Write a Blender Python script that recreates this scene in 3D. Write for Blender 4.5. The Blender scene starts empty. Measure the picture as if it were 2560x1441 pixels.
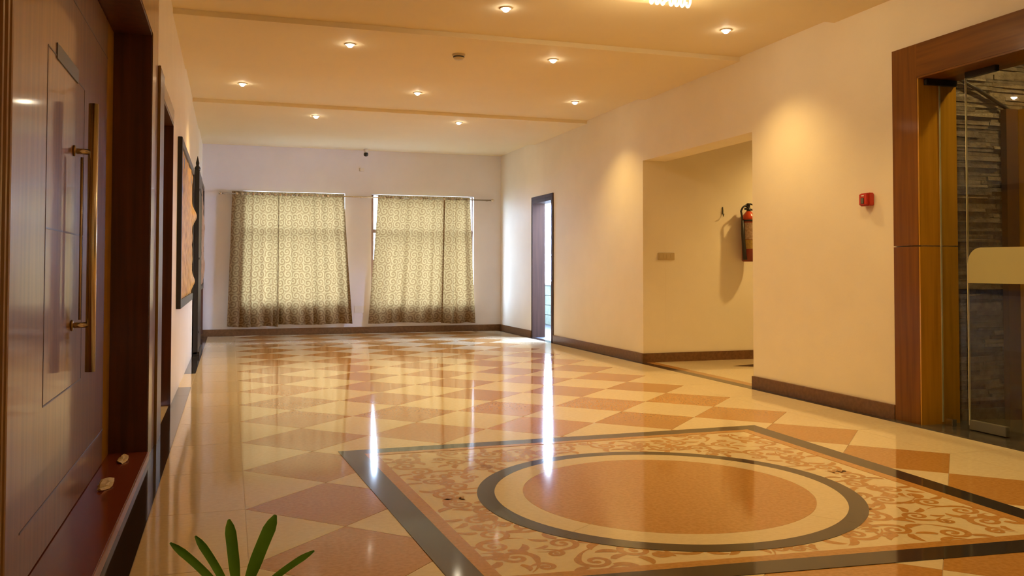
import bpy, bmesh, math, random
from mathutils import Vector, Matrix
random.seed(7)
PI = math.pi
scene = bpy.context.scene
C = scene.collection
# ------------------------------------------------------------------ camera, sky, exposure
cam_d = bpy.data.cameras.new('camera'); cam = bpy.data.objects.new('camera', cam_d); C.objects.link(cam)
cam.location = (0, 0, 1.0)
YAW, PITCH, ROLL = 0.3114, 0.0274, -0.0013
cam.rotation_mode = 'XYZ'
fw = Vector((math.sin(YAW) * math.cos(PITCH), math.cos(YAW) * math.cos(PITCH), math.sin(PITCH)))
cam.rotation_euler = (fw.to_track_quat('-Z', 'Y').to_matrix() @ Matrix.Rotation(-ROLL, 3, 'Z')).to_euler()
cam_d.sensor_fit = 'HORIZONTAL'; cam_d.sensor_width = 36.0
cam_d.lens = 36.0 * 2190.0 / 2560.0
cam_d.shift_y = -(720.5 - 614.0) / 2560.0
cam_d.clip_start = 0.02
scene.camera = cam
world = bpy.data.worlds.new('sky'); scene.world = world; world.use_nodes = True
bg = world.node_tree.nodes['Background']
bg.inputs[0].default_value = (0.50, 0.66, 1.0, 1); bg.inputs[1].default_value = 66.0
vs = scene.view_settings
vs.view_transform = 'Standard'; vs.look = 'None'; vs.gamma = 1.0; vs.use_curve_mapping = False
vs.exposure = 0.13
try:
    scene.cycles.use_denoising = True
    scene.cycles.max_bounces = 10; scene.cycles.diffuse_bounces = 6; scene.cycles.glossy_bounces = 5
    scene.cycles.transparent_max_bounces = 12; scene.cycles.sample_clamp_indirect = 6.0
    scene.cycles.caustics_reflective = False; scene.cycles.caustics_refractive = False
except Exception: pass
LAMP = (1.0, 0.66, 0.225)
SPOT_W = 74.0

# ------------------------------------------------------------------ materials
def mat(name, col, rough=0.5, metal=0.0, spec=0.5, col2=None, nscale=8.0, ndetail=3.0, stretch=(1, 1, 1), bump=0.0, bscale=None, coat=0.0, coat_rough=0.05, contrast=(0.35, 0.65), obj_var=0.0):
    m = bpy.data.materials.new(name); m.use_nodes = True
    nt = m.node_tree; b = nt.nodes['Principled BSDF']
    b.inputs['Base Color'].default_value = (*col, 1); b.inputs['Roughness'].default_value = rough
    b.inputs['Metallic'].default_value = metal; b.inputs['Specular IOR Level'].default_value = spec
    b.inputs['Coat Weight'].default_value = coat; b.inputs['Coat Roughness'].default_value = coat_rough
    if col2 is not None or bump:
        g = nt.nodes.new('ShaderNodeNewGeometry'); mp = nt.nodes.new('ShaderNodeMapping'); mp.inputs['Scale'].default_value = stretch
        nt.links.new(g.outputs['Position'], mp.inputs['Vector'])
        nz = nt.nodes.new('ShaderNodeTexNoise'); nz.inputs['Scale'].default_value = nscale; nz.inputs['Detail'].default_value = ndetail
        nt.links.new(mp.outputs[0], nz.inputs['Vector'])
        if col2 is not None:
            r = nt.nodes.new('ShaderNodeValToRGB'); r.color_ramp.elements[0].position = contrast[0]; r.color_ramp.elements[1].position = contrast[1]
            r.color_ramp.elements[0].color = (*col, 1); r.color_ramp.elements[1].color = (*col2, 1)
            nt.links.new(nz.outputs[0], r.inputs[0])
            out = r.outputs[0]
            if obj_var:
                oi = nt.nodes.new('ShaderNodeObjectInfo'); mr = nt.nodes.new('ShaderNodeMapRange')
                mr.inputs['To Min'].default_value = 1 - obj_var; mr.inputs['To Max'].default_value = 1 + obj_var
                nt.links.new(oi.outputs['Random'], mr.inputs[0])
                mx = nt.nodes.new('ShaderNodeVectorMath'); mx.operation = 'SCALE'
                nt.links.new(out, mx.inputs[0]); nt.links.new(mr.outputs[0], mx.inputs['Scale']); out = mx.outputs[0]
            nt.links.new(out, b.inputs['Base Color'])
        if bump:
            n2 = nz
            if bscale:
                n2 = nt.nodes.new('ShaderNodeTexNoise'); n2.inputs['Scale'].default_value = bscale; nt.links.new(mp.outputs[0], n2.inputs['Vector'])
            bp = nt.nodes.new('ShaderNodeBump'); bp.inputs['Strength'].default_value = bump; bp.inputs['Distance'].default_value = 0.01
            nt.links.new(n2.outputs[0], bp.inputs['Height']); nt.links.new(bp.outputs[0], b.inputs['Normal'])
    return m
def emit(name, col, s):
    m = bpy.data.materials.new(name); m.use_nodes = True; nt = m.node_tree; nt.nodes.clear()
    e = nt.nodes.new('ShaderNodeEmission'); e.inputs[0].default_value = (*col, 1); e.inputs[1].default_value = s
    o = nt.nodes.new('ShaderNodeOutputMaterial'); nt.links.new(e.outputs[0], o.inputs[0]); return m
M = {}
M['wall'] = mat('wall_paint', (0.80, 0.735, 0.61), 0.55, col2=(0.83, 0.765, 0.64), nscale=2.5, bump=0.05, bscale=60, spec=0.3)
M['wall_far'] = mat('end_wall_daylight_tint', (0.76, 0.745, 0.775), 0.55, col2=(0.79, 0.775, 0.805), nscale=2.5, bump=0.05, bscale=60, spec=0.3)  # wall paint shifted to lavender, bluish daylight put into the colour
M['ceil'] = mat('ceiling_paint', (0.79, 0.695, 0.49), 0.7, col2=(0.81, 0.715, 0.51), nscale=1.5, spec=0.2)
M['cream'] = mat('cream_stone', (0.70, 0.575, 0.375), 0.07, col2=(0.75, 0.625, 0.415), nscale=45, ndetail=5, obj_var=0.03)
M['terra'] = mat('terracotta_stone', (0.44, 0.215, 0.055), 0.075, col2=(0.53, 0.27, 0.08), nscale=60, ndetail=6, obj_var=0.07)
M['grout'] = mat('grout', (0.45, 0.33, 0.2), 0.4)
M['dark'] = mat('dark_granite', (0.026, 0.021, 0.019), 0.075, col2=(0.042, 0.035, 0.031), nscale=180, ndetail=6)
M['base'] = mat('baseboard_stone', (0.13, 0.062, 0.024), 0.3, spec=0.3, col2=(0.18, 0.088, 0.036), nscale=35, ndetail=5)
M['redgran'] = mat('red_granite', (0.17, 0.035, 0.016), 0.16, col2=(0.20, 0.045, 0.020), nscale=160, ndetail=6)
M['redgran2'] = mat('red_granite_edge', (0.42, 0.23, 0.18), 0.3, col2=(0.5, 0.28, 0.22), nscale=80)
WS = (14, 14, 0.7)
M['wood_leaf'] = mat('varnished_brown_wood', (0.19, 0.078, 0.010), 0.4, spec=0.3, col2=(0.26, 0.115, 0.018), nscale=2.2, ndetail=6, stretch=WS, coat=0.65, coat_rough=0.07)
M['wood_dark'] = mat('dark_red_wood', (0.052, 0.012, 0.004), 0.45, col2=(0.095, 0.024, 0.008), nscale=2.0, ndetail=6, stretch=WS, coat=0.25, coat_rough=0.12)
M['wood_far'] = mat('far_door_wood', (0.040, 0.018, 0.012), 0.6, spec=0.2, col2=(0.060, 0.028, 0.018), nscale=2.2, ndetail=6, stretch=WS)
M['wood_amber'] = mat('amber_wood', (0.38, 0.185, 0.008), 0.4, spec=0.15, col2=(0.50, 0.25, 0.014), nscale=2.2, ndetail=6, stretch=WS, coat=0.8, coat_rough=0.08)
M['wood_brown'] = mat('door_surround_wood', (0.130, 0.046, 0.003), 0.4, spec=0.12, col2=(0.19, 0.070, 0.005), nscale=2.2, ndetail=6, stretch=WS, coat=0.16, coat_rough=0.10)
M['wood_head'] = mat('door_surround_wood_crossgrain', (0.130, 0.046, 0.003), 0.4, spec=0.12, col2=(0.19, 0.070, 0.005), nscale=2.2, ndetail=6, stretch=(14, 0.7, 14), coat=0.16, coat_rough=0.10)
M['groove'] = mat('groove_shadow', (0.075, 0.030, 0.008), 0.5)
M['steel'] = mat('brushed_steel', (0.62, 0.56, 0.46), 0.25, metal=1.0)
M['brass'] = mat('dull_brass', (0.30, 0.19, 0.07), 0.3, metal=1.0)
M['sticker'] = mat('grey_sticker', (0.13, 0.125, 0.10), 0.5)
M['black'] = mat('black_lacquer', (0.012, 0.010, 0.009), 0.35)
M['gold'] = mat('gold_relief', (0.42, 0.22, 0.02), 0.5, spec=0.3, col2=(0.66, 0.38, 0.045), nscale=14, ndetail=5, bump=0.3)
M['bronze'] = mat('brown_relief', (0.30, 0.15, 0.08), 0.5, col2=(0.45, 0.26, 0.15), nscale=14, ndetail=5, bump=0.3)
M['white'] = mat('white_plastic', (0.75, 0.72, 0.66), 0.4)
M['ivory'] = mat('ivory_plastic', (0.55, 0.44, 0.25), 0.4)
M['red'] = mat('red_plastic', (0.50, 0.035, 0.015), 0.3)
M['redpaint'] = mat('red_enamel', (0.50, 0.055, 0.012), 0.25)
M['extred'] = mat('dark_red_enamel', (0.20, 0.025, 0.010), 0.3)
M['rubber'] = mat('black_rubber', (0.018, 0.014, 0.012), 0.5)
M['label'] = mat('extinguisher_label', (0.42, 0.30, 0.21), 0.5, col2=(0.28, 0.18, 0.12), nscale=55)
M['label2'] = mat('yellow_label', (0.42, 0.28, 0.06), 0.5, col2=(0.30, 0.20, 0.05), nscale=60)
M['plaster'] = mat('loose_plaster', (0.66, 0.55, 0.36), 0.9, col2=(0.55, 0.45, 0.28), nscale=60)
M['stone'] = mat('slate_stone', (0.085, 0.067, 0.046), 0.5, col2=(0.15, 0.12, 0.085), nscale=22, ndetail=6, bump=0.6, bscale=45, obj_var=0.3)
M['slate'] = mat('slate_floor', (0.05, 0.044, 0.036), 0.2, col2=(0.085, 0.075, 0.06), nscale=12, ndetail=6, bump=0.2)
M['leafg'] = mat('palm_leaf', (0.095, 0.34, 0.014), 0.4, col2=(0.14, 0.44, 0.025), nscale=18)
M['soil'] = mat('soil', (0.03, 0.02, 0.012), 0.95)
M['pot'] = mat('clay_pot', (0.30, 0.11, 0.05), 0.6, col2=(0.36, 0.15, 0.07), nscale=10)
M['alu'] = mat('window_frame_paint', (0.20, 0.11, 0.07), 0.45)
M['parapet'] = mat('pale_green_block', (0.085, 0.11, 0.092), 0.7, col2=(0.11, 0.14, 0.115), nscale=12)
M['balcony'] = mat('balcony_tile', (0.10, 0.12, 0.17), 0.35)
M['bush'] = mat('bush_leaf', (0.02, 0.05, 0.03), 0.6, col2=(0.035, 0.08, 0.05), nscale=9)
M['earth'] = mat('outdoor_ground', (0.22, 0.22, 0.18), 0.9, col2=(0.28, 0.27, 0.22), nscale=2)
M['lampring'] = mat('lamp_ring', (0.75, 0.66, 0.5), 0.3)
M['bulb'] = emit('lamp_glow', (1.0, 0.86, 0.62), 60.0)
M['tube'] = emit('tube_glow', (1.0, 0.80, 0.48), 2.2)

def glass_mat(name, tint, rough=0.02):
    m = bpy.data.materials.new(name); m.use_nodes = True; nt = m.node_tree; nt.nodes.clear()
    t = nt.nodes.new('ShaderNodeBsdfTransparent'); t.inputs[0].default_value = (*tint, 1)
    g = nt.nodes.new('ShaderNodeBsdfGlossy'); g.inputs['Roughness'].default_value = rough
    f = nt.nodes.new('ShaderNodeFresnel'); f.inputs[0].default_value = 1.5
    mx = nt.nodes.new('ShaderNodeMixShader'); o = nt.nodes.new('ShaderNodeOutputMaterial')
    gg = nt.nodes.new('ShaderNodeNewGeometry'); iv = nt.nodes.new('ShaderNodeMath'); iv.operation = 'SUBTRACT'; iv.inputs[0].default_value = 1.0; nt.links.new(gg.outputs['Backfacing'], iv.inputs[1])
    mu = nt.nodes.new('ShaderNodeMath'); mu.operation = 'MULTIPLY'; nt.links.new(f.outputs[0], mu.inputs[0]); nt.links.new(iv.outputs[0], mu.inputs[1])
    nt.links.new(mu.outputs[0], mx.inputs[0]); nt.links.new(t.outputs[0], mx.inputs[1]); nt.links.new(g.outputs[0], mx.inputs[2]); nt.links.new(mx.outputs[0], o.inputs[0])
    return m
M['glass'] = glass_mat('clear_glass', (0.93, 0.95, 0.92))
M['glassedge'] = mat('polished_glass_edge', (0.62, 0.60, 0.42), 0.12, col2=(0.78, 0.76, 0.6), nscale=4, spec=0.8)
def frost():
    m = bpy.data.materials.new('frosted_band'); m.use_nodes = True; nt = m.node_tree; nt.nodes.clear()
    d = nt.nodes.new('ShaderNodeBsdfDiffuse'); d.inputs[0].default_value = (0.68, 0.64, 0.36, 1)
    t = nt.nodes.new('ShaderNodeBsdfTranslucent'); t.inputs[0].default_value = (0.45, 0.42, 0.25, 1)
    mx = nt.nodes.new('ShaderNodeMixShader'); mx.inputs[0].default_value = 0.35; o = nt.nodes.new('ShaderNodeOutputMaterial')
    nt.links.new(d.outputs[0], mx.inputs[1]); nt.links.new(t.outputs[0], mx.inputs[2]); nt.links.new(mx.outputs[0], o.inputs[0]); return m
M['frost'] = frost()
def curtain_mat():
    m = bpy.data.materials.new('scroll_print_curtain'); m.use_nodes = True; nt = m.node_tree; nt.nodes.clear()
    N = nt.nodes.new; L = nt.links.new
    def math_(op, a, b=None):
        n = N('ShaderNodeMath'); n.operation = op
        for i, v in enumerate((a, b)):
            if v is None: continue
            if isinstance(v, (int, float)): n.inputs[i].default_value = v
            else: L(v, n.inputs[i])
        return n.outputs[0]
    uv = N('ShaderNodeUVMap'); uv.uv_map = 'UVMap'
    vo = N('ShaderNodeTexVoronoi'); vo.voronoi_dimensions = '2D'; vo.inputs['Scale'].default_value = 9.0; vo.inputs['Randomness'].default_value = 0.45
    L(uv.outputs[0], vo.inputs['Vector'])
    sub = N('ShaderNodeVectorMath'); sub.operation = 'SUBTRACT'; L(uv.outputs[0], sub.inputs[0]); L(vo.outputs['Position'], sub.inputs[1])
    sp = N('ShaderNodeSeparateXYZ'); L(sub.outputs[0], sp.inputs[0])
    ang = math_('ARCTAN2', sp.outputs[1], sp.outputs[0]); r = vo.outputs['Distance']
    ph = math_('FRACT', math_('ADD', math_('MULTIPLY', r, 2.6), math_('DIVIDE', ang, 2 * PI)))
    sw = math_('LESS_THAN', math_('ABSOLUTE', math_('SUBTRACT', ph, 0.5)), 0.26)
    ramp = N('ShaderNodeMix'); ramp.data_type = 'RGBA'; L(sw, ramp.inputs['Factor'])
    ramp.inputs['A'].default_value = (0.17, 0.095, 0.040, 1); ramp.inputs['B'].default_value = (0.27, 0.17, 0.08, 1)
    tr = N('ShaderNodeMix'); tr.data_type = 'RGBA'; L(sw, tr.inputs['Factor'])
    tr.inputs['A'].default_value = (0.175, 0.104, 0.038, 1); tr.inputs['B'].default_value = (0.250, 0.168, 0.072, 1)
    d = N('ShaderNodeBsdfDiffuse'); L(ramp.outputs['Result'], d.inputs[0])
    t = N('ShaderNodeBsdfTranslucent'); L(tr.outputs['Result'], t.inputs[0])
    mx = N('ShaderNodeMixShader'); mx.inputs[0].default_value = 0.24; o = N('ShaderNodeOutputMaterial')
    L(d.outputs[0], mx.inputs[1]); L(t.outputs[0], mx.inputs[2]); L(mx.outputs[0], o.inputs[0]); return m
M['curtain'] = curtain_mat()

# ------------------------------------------------------------------ geometry helpers
def new_mesh(name, bm, m, smooth=False):
    bmesh.ops.recalc_face_normals(bm, faces=bm.faces)
    me = bpy.data.meshes.new(name); bm.to_mesh(me); bm.free()
    me.materials.append(m)
    if smooth:
        for p in me.polygons: p.use_smooth = True
    return me
def obj(name, bm, m, parent=None, smooth=False):
    o = bpy.data.objects.new(name, new_mesh(name, bm, m, smooth)); C.objects.link(o)
    if parent is not None:
        o.parent = parent; o.matrix_parent_inverse = Matrix.Identity(4)
    return o
def inst(name, me, parent, loc, rotz=0, scale=(1, 1, 1)):
    o = bpy.data.objects.new(name, me); C.objects.link(o); o.parent = parent; o.location = loc; o.rotation_euler = (0, 0, rotz); o.scale = scale; return o
def tag(o, label, cat, group=None, kind=None):
    o['label'] = label; o['category'] = cat
    if group: o['group'] = group
    if kind: o['kind'] = kind
    return o
def thing(name, label, cat, loc=(0, 0, 0), group=None, kind=None):
    o = bpy.data.objects.new(name, None); C.objects.link(o); o.location = loc; o.empty_display_size = 0.1
    return tag(o, label, cat, group, kind)
def dup(root, loc, label, group=None):
    r = root.copy(); C.objects.link(r); r.location = loc; r['label'] = label
    if group: r['group'] = group
    for ch in list(root.children):
        c = ch.copy(); C.objects.link(c); c.parent = r
        for g in ch.children:
            d = g.copy(); C.objects.link(d); d.parent = c
    return r
def B(): return bmesh.new()
def bx(bm, x0, x1, y0, y1, z0, z1, bev=0.0):
    vs_ = [bm.verts.new((x, y, z)) for x in (x0, x1) for y in (y0, y1) for z in (z0, z1)]
    fs = [bm.faces.new([vs_[i] for i in q]) for q in ((0, 1, 3, 2), (4, 6, 7, 5), (0, 4, 5, 1), (2, 3, 7, 6), (0, 2, 6, 4), (1, 5, 7, 3))]
    if bev:
        es = {e for f_ in fs for e in f_.edges}
        bmesh.ops.bevel(bm, geom=list(es), offset=bev, segments=2, affect='EDGES')
    return bm
def boxes(*bs, bev=0.0):
    bm = B()
    for b in bs: bx(bm, *b, bev=bev)
    return bm
def lathe(bm, prof, c=(0, 0, 0), n=24, axis='Z'):
    rings = []
    for r, h in prof:
        ring = []
        for k in range(n):
            a = 2 * PI * k / n; p = (r * math.cos(a), r * math.sin(a), h)
            if axis == 'X': p = (h, p[0], p[1])
            if axis == 'Y': p = (p[0], h, p[1])
            ring.append(bm.verts.new((p[0] + c[0], p[1] + c[1], p[2] + c[2])))
        rings.append(ring)
    for a, b in zip(rings, rings[1:]):
        for k in range(n): bm.faces.new((a[k], a[(k + 1) % n], b[(k + 1) % n], b[k]))
    bm.faces.new(rings[0]); bm.faces.new(rings[-1])
    return bm
def tube(bm, pts, r, n=8):
    pts = [Vector(p) for p in pts]; rings = []; up = None
    rr = r if isinstance(r, (list, tuple)) else [r] * len(pts)
    for i, p in enumerate(pts):
        t = (pts[min(i + 1, len(pts) - 1)] - pts[max(i - 1, 0)]).normalized()
        if up is None: up = Vector((0, 0, 1)) if abs(t.z) < 0.9 else Vector((1, 0, 0))
        u = (up - t * up.dot(t)).normalized(); v = t.cross(u); up = u
        rings.append([bm.verts.new(p + rr[i] * (math.cos(2 * PI * k / n) * u + math.sin(2 * PI * k / n) * v)) for k in range(n)])
    for a, b in zip(rings, rings[1:]):
        for k in range(n): bm.faces.new((a[k], a[(k + 1) % n], b[(k + 1) % n], b[k]))
    bm.faces.new(rings[0]); bm.faces.new(rings[-1]); return bm
def prism(bm, poly, z0, z1):
    lo = [bm.verts.new((p[0], p[1], z0)) for p in poly]; hi = [bm.verts.new((p[0], p[1], z1)) for p in poly]
    bm.faces.new(hi); bm.faces.new(lo); n = len(poly)
    for k in range(n): bm.faces.new((lo[k], lo[(k + 1) % n], hi[(k + 1) % n], hi[k]))
    return bm
def struct(name, bm, m, label, cat, parent=None):
    o = obj(name, bm, m, parent)
    if parent is None: tag(o, label, cat, None, 'structure')
    return o

# ------------------------------------------------------------------ dimensions
XL, XR, YF, YN = -0.406, 4.246, 13.8, -4.0
ZB, ZC = 2.83, 2.87                       # beam undersides, coffer ceilings
# ------------------------------------------------------------------ floor: slab, tiles, medallion
floor = struct('floor', boxes((XL - 0.02, XR + 0.05, YN, YF, -0.10, -0.0022)), M['grout'], 'polished stone tile floor with terracotta diamonds and a round medallion', 'floor')
def tile_mesh(name, poly, m, inset=0.0012):
    cx = sum(p[0] for p in poly) / len(poly); cy = sum(p[1] for p in poly) / len(poly)
    pp = []
    for x, y in poly:
        d = math.hypot(x - cx, y - cy); k = 1 - inset * 1.4 / d; pp.append((cx + (x - cx) * k, cy + (y - cy) * k))
    return new_mesh(name, prism(B(), pp, -0.012, 0.0), m)
D, TX, TY = 0.7339, 0.0705, 3.8346
h = D / 2
K0, K1 = -5, 13
me_t = tile_mesh('terracotta_tile', [(-h, 0), (0, -h), (h, 0), (0, h)], M['terra'])
me_c = tile_mesh('cream_tile', [(-h, 0), (0, -h), (h, 0), (0, h)], M['cream'])
for k in range(K0, K1 + 1):
    for n in range(5):
        inst('terracotta_tile', me_t, floor, (TX + (n + 0.5) * D, TY + k * D, 0))
for k in range(K0, K1):
    for n in range(1, 5):
        inst('cream_tile', me_c, floor, (TX + n * D, TY + (k + 0.5) * D, 0))
me_l = tile_mesh('half_tile', [(0, -h), (h, 0), (0, h)], M['cream'])
for k in range(K0, K1):
    inst('half_tile', me_l, floor, (TX, TY + (k + 0.5) * D, 0))
    inst('half_tile', me_l, floor, (TX + 5 * D, TY + (k + 0.5) * D, 0), PI)
ye = TY + K1 * D
for n in range(6):
    if 0 < n < 5: inst('half_tile', me_l, floor, (TX + n * D, ye + h, 0), -PI / 2)
# cream border tiles along both sides, cut at every diamond row
SL, SR = -0.302, 4.166
me_bl = tile_mesh('border_tile', [(0, 0), (TX - SL, 0), (TX - SL, D), (0, D)], M['cream'])
me_br = tile_mesh('border_tile', [(0, 0), (SR - TX - 5 * D, 0), (SR - TX - 5 * D, D), (0, D)], M['cream'])
for k in range(K0, K1 + 1):
    y = TY + k * D
    if y + D > YF: continue
    inst('border_tile', me_bl, floor, (SL, y, 0)); inst('border_tile', me_br, floor, (TX + 5 * D, y, 0))
yb = TY + K1 * D
obj('border_tile', prism(B(), [(SL, yb + 0.001), (TX - 0.001, yb + 0.001), (TX + 0.001, yb + h), (TX + 5 * D, yb + h), (TX + 5 * D, yb + 0.001), (SR, yb + 0.001), (SR, YF - 0.05), (SL, YF - 0.05)], -0.012, 0), M['cream'], floor)
y0 = TY + K0 * D
n_rows = int((y0 - YN) / D) + 1
me_sq = tile_mesh('square_tile', [(0, 0), (D, 0), (D, D), (0, D)], M['cream'])
for n in range(5):
    for k in range(int((y0 - h - YN) / D)):
        inst('square_tile', me_sq, floor, (TX + n * D, y0 - h - (k + 1) * D, 0))
# dark edging strips (left one interrupted by one cream piece)
segs = [(YN, 7.93, 'dark'), (7.934, 8.93, 'cream'), (8.934, 11.2, 'dark'), (11.204, YF - 0.02, 'dark')]
for a, b, mm in segs:
    ys = a
    while ys < b - 0.01:
        ye2 = min(ys + 1.9, b)
        obj('edging_strip', boxes((XL - 0.01, SL - 0.0015, ys, ye2 - 0.0015, -0.012, 0.0003)), M[mm], floor); ys = ye2
ys = YN
while ys < YF - 0.1:
    ye2 = min(ys + 1.9, YF - 0.01)
    obj('edging_strip', boxes((SR + 0.0015, XR + 0.03, ys, ye2 - 0.0015, -0.012, 0.0003)), M['dark'], floor); ys = ye2
obj('edging_strip', boxes((SL, SR, YF - 0.048, YF + 0.01, -0.012, 0.0003)), M['dark'], floor)
# medallion
QC = [(0.573, 4.887), (3.215, 4.905), (3.145, 2.385), (0.69, 2.60)]   # far left, far right, near right, near left
def Q(u, v):
    fl, fr, nr, nl = QC
    return tuple((1 - u) * ((1 - v) * nl[i] + v * fl[i]) + u * ((1 - v) * nr[i] + v * fr[i]) for i in (0, 1))
def frame_piece(bm, a, b, z0, z1, side):
    A = [(a, a), (1 - a, a), (1 - a, 1 - a), (a, 1 - a)]; Bq = [(b, b), (1 - b, b), (1 - b, 1 - b), (b, 1 - b)]
    i, j = side, (side + 1) % 4
    return prism(bm, [Q(*A[i]), Q(*A[j]), Q(*Bq[j]), Q(*Bq[i])], z0, z1)
med = obj('medallion', prism(B(), [Q(0.06, 0.06), Q(0.94, 0.06), Q(0.94, 0.94), Q(0.06, 0.94)], -0.004, 0.0006), M['cream'], floor)
a1, a2 = 0.047, 0.069
for s in range(4):
    obj('dark_band', frame_piece(B(), 0.0, a1, -0.004, 0.0022, s), M['dark'], med)
    obj('terracotta_band', frame_piece(B(), a1, a2, -0.004, 0.0022, s), M['terra'], med)
MX, MY = 1.88, 3.575
def ring(r0, r1, a0, a1_, z1, n=48):
    pts = [(MX + r1 * math.cos(a0 + (a1_ - a0) * k / n), MY + r1 * math.sin(a0 + (a1_ - a0) * k / n)) for k in range(n + 1)]
    pin = [(MX + r0 * math.cos(a0 + (a1_ - a0) * k / n), MY + r0 * math.sin(a0 + (a1_ - a0) * k / n)) for k in range(n + 1)]
    bm = B()
    for k in range(n):
        prism(bm, [pin[k], pts[k], pts[k + 1], pin[k + 1]], -0.004, z1)
    bmesh.ops.remove_doubles(bm, verts=bm.verts, dist=1e-5)
    dup_f = [f for f in bm.faces if abs(f.normal.z) < 0.5 and f.calc_area() > 0 and False]
    return bm
for q in range(4):
    a = q * PI / 2 + 0.62
    obj('dark_ring', ring(0.772, 0.85, a, a + PI / 2 - 0.0008, 0.0022), M['dark'], med)
    obj('cream_ring', ring(0.645, 0.7715, a, a + PI / 2 - 0.0028, 0.0021), M['cream'], med)
obj('centre_disc', prism(B(), [(MX + 0.644 * math.cos(2 * PI * k / 96), MY + 0.644 * math.sin(2 * PI * k / 96)) for k in range(96)], -0.004, 0.0022), M['terra'], med)
# acanthus scroll inlays
def ribbon(bm, pts, ws, z):
    L_, R_ = [], []
    for i, p in enumerate(pts):
        a = pts[max(i - 1, 0)]; b = pts[min(i + 1, len(pts) - 1)]
        tx, ty = b[0] - a[0], b[1] - a[1]; l = math.hypot(tx, ty) or 1; nx, ny = -ty / l, tx / l
        L_.append(bm.verts.new((p[0] + nx * ws[i], p[1] + ny * ws[i], z))); R_.append(bm.verts.new((p[0] - nx * ws[i], p[1] - ny * ws[i], z)))
    for i in range(len(pts) - 1): bm.faces.new((R_[i], R_[i + 1], L_[i + 1], L_[i]))
def spiral(bm, c, r0, a0, turns, w, z, sgn=1, tail=0.0, n=34):
    pts, ws = [], []
    if tail:
        for k in range(8):
            t = k / 8; s = 1 - t
            rr = r0 + tail * s * s * 0.9; a = a0 - sgn * s * 1.25
            pts.append((c[0] + rr * math.cos(a), c[1] + rr * math.sin(a))); ws.append(w * (0.12 + 0.75 * t))
    for k in range(n + 1):
        t = k / n; rr = r0 * (1 - 0.83 * t ** 0.85); a = a0 + sgn * turns * 2 * PI * t
        pts.append((c[0] + rr * math.cos(a), c[1] + rr * math.sin(a))); ws.append(w * (0.9 - 0.38 * t))
    ribbon(bm, pts, ws, z)
    e = pts[-1]; rb = w * 0.95
    vs_ = [bm.verts.new((e[0] + rb * math.cos(2 * PI * k / 10), e[1] + rb * math.sin(2 * PI * k / 10), z + 0.00002)) for k in range(10)]
    bm.faces.new(vs_)
def frond(bm, p, a, l, w, bend, z):
    pts, ws = [], []
    x, y = p
    for k in range(9):
        t = k / 8
        pts.append((x, y)); ws.append(w * math.sin(PI * min(1, 0.18 + 0.82 * t)) ** 0.8 + 0.0004)
        aa = a + bend * t; x += l / 8 * math.cos(aa); y += l / 8 * math.sin(aa)
    ribbon(bm, pts, ws, z)
def motif(kind):
    bm = B(); rnd = random.Random(kind * 13 + 5); z = 0.0
    R0 = 0.066
    spiral(bm, (0, 0), R0, PI * 0.95, 1.35, 0.0150, z, 1, 0.085)
    for k, (aa, l, w, bd) in enumerate([(0.45, 0.09, 0.0155, -1.3), (-0.5, 0.095, 0.0165, -1.2), (1.4, 0.07, 0.012, -1.5)][: 2 + kind % 2]):
        z += 0.00003; a = aa + rnd.uniform(-0.25, 0.25)
        frond(bm, (R0 * math.cos(a), R0 * math.sin(a)), a + 0.9, l, w, bd, z)
    z += 0.00003
    if kind % 2 == 0:
        spiral(bm, (0.105, -0.055), 0.040, PI * 0.75, 1.15, 0.0115, z, -1, 0.035)
    else:
        spiral(bm, (-0.075, 0.098), 0.036, -PI * 0.35, 1.2, 0.0115, z, -1, 0.03)
    z += 0.00006; frond(bm, (-0.02, -0.066), -2.6, 0.09, 0.016, 1.5, z)
    for f in bm.faces:
        if f.normal.z < 0: f.normal_flip()
    return bm
mots = [new_mesh('scroll', motif(k), M['terra']) for k in range(4)]
spots = []
rnd = random.Random(21); tries = 0
while tries < 9000 and len(spots) < 42:
    tries += 1
    u, v = rnd.uniform(0.5, 0.9), rnd.uniform(0.5, 0.9)
    x, y = Q(u, v); d = math.hypot(x - MX, y - MY)
    if d < 0.925: continue
    if min(math.hypot((u - a) * 2.55, (v - b) * 2.5) for a, b in spots) < 0.150 if spots else False: continue
    if (u - 0.5) * 2.55 < 0.072 or (v - 0.5) * 2.5 < 0.072: continue
    spots.append((u, v))
for i, (u, v) in enumerate(spots):
    ang = rnd.uniform(0, 2 * PI); kk = rnd.randrange(4); sc = rnd.uniform(0.92, 1.08)
    for mu in (0, 1):
        for mv in (0, 1):
            uu = 1 - u if mu else u; vv = 1 - v if mv else v
            x, y = Q(uu, vv)
            a = ang
            if mu: a = PI - a
            if mv: a = -a
            flip = -1 if (mu + mv) % 2 else 1
            inst('scroll', mots[kk], med, (x, y, 0.0008 + 0.00002 * i), a, (sc, sc * flip, 1))

# ------------------------------------------------------------------ ceiling with coffers
coffers = [(-3.2, -1.6), (0.2, 1.9), (3.0, 3.9), (5.4, 6.67), (8.5, 10.13), (12.1, YF + 0.02)]
bm = boxes((XL - 0.3, XR + 0.3, YN - 0.2, YF + 0.25, ZC, ZC + 0.15))
yprev = YN - 0.2
for a, b in coffers:
    bx(bm, XL - 0.28, XR + 0.28, yprev, a, ZB, ZC + 0.02); yprev = b
ceil = struct('ceiling', bm, M['ceil'], 'cream ceiling crossed by broad shallow downstand bands with spotlights', 'ceiling')

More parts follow.
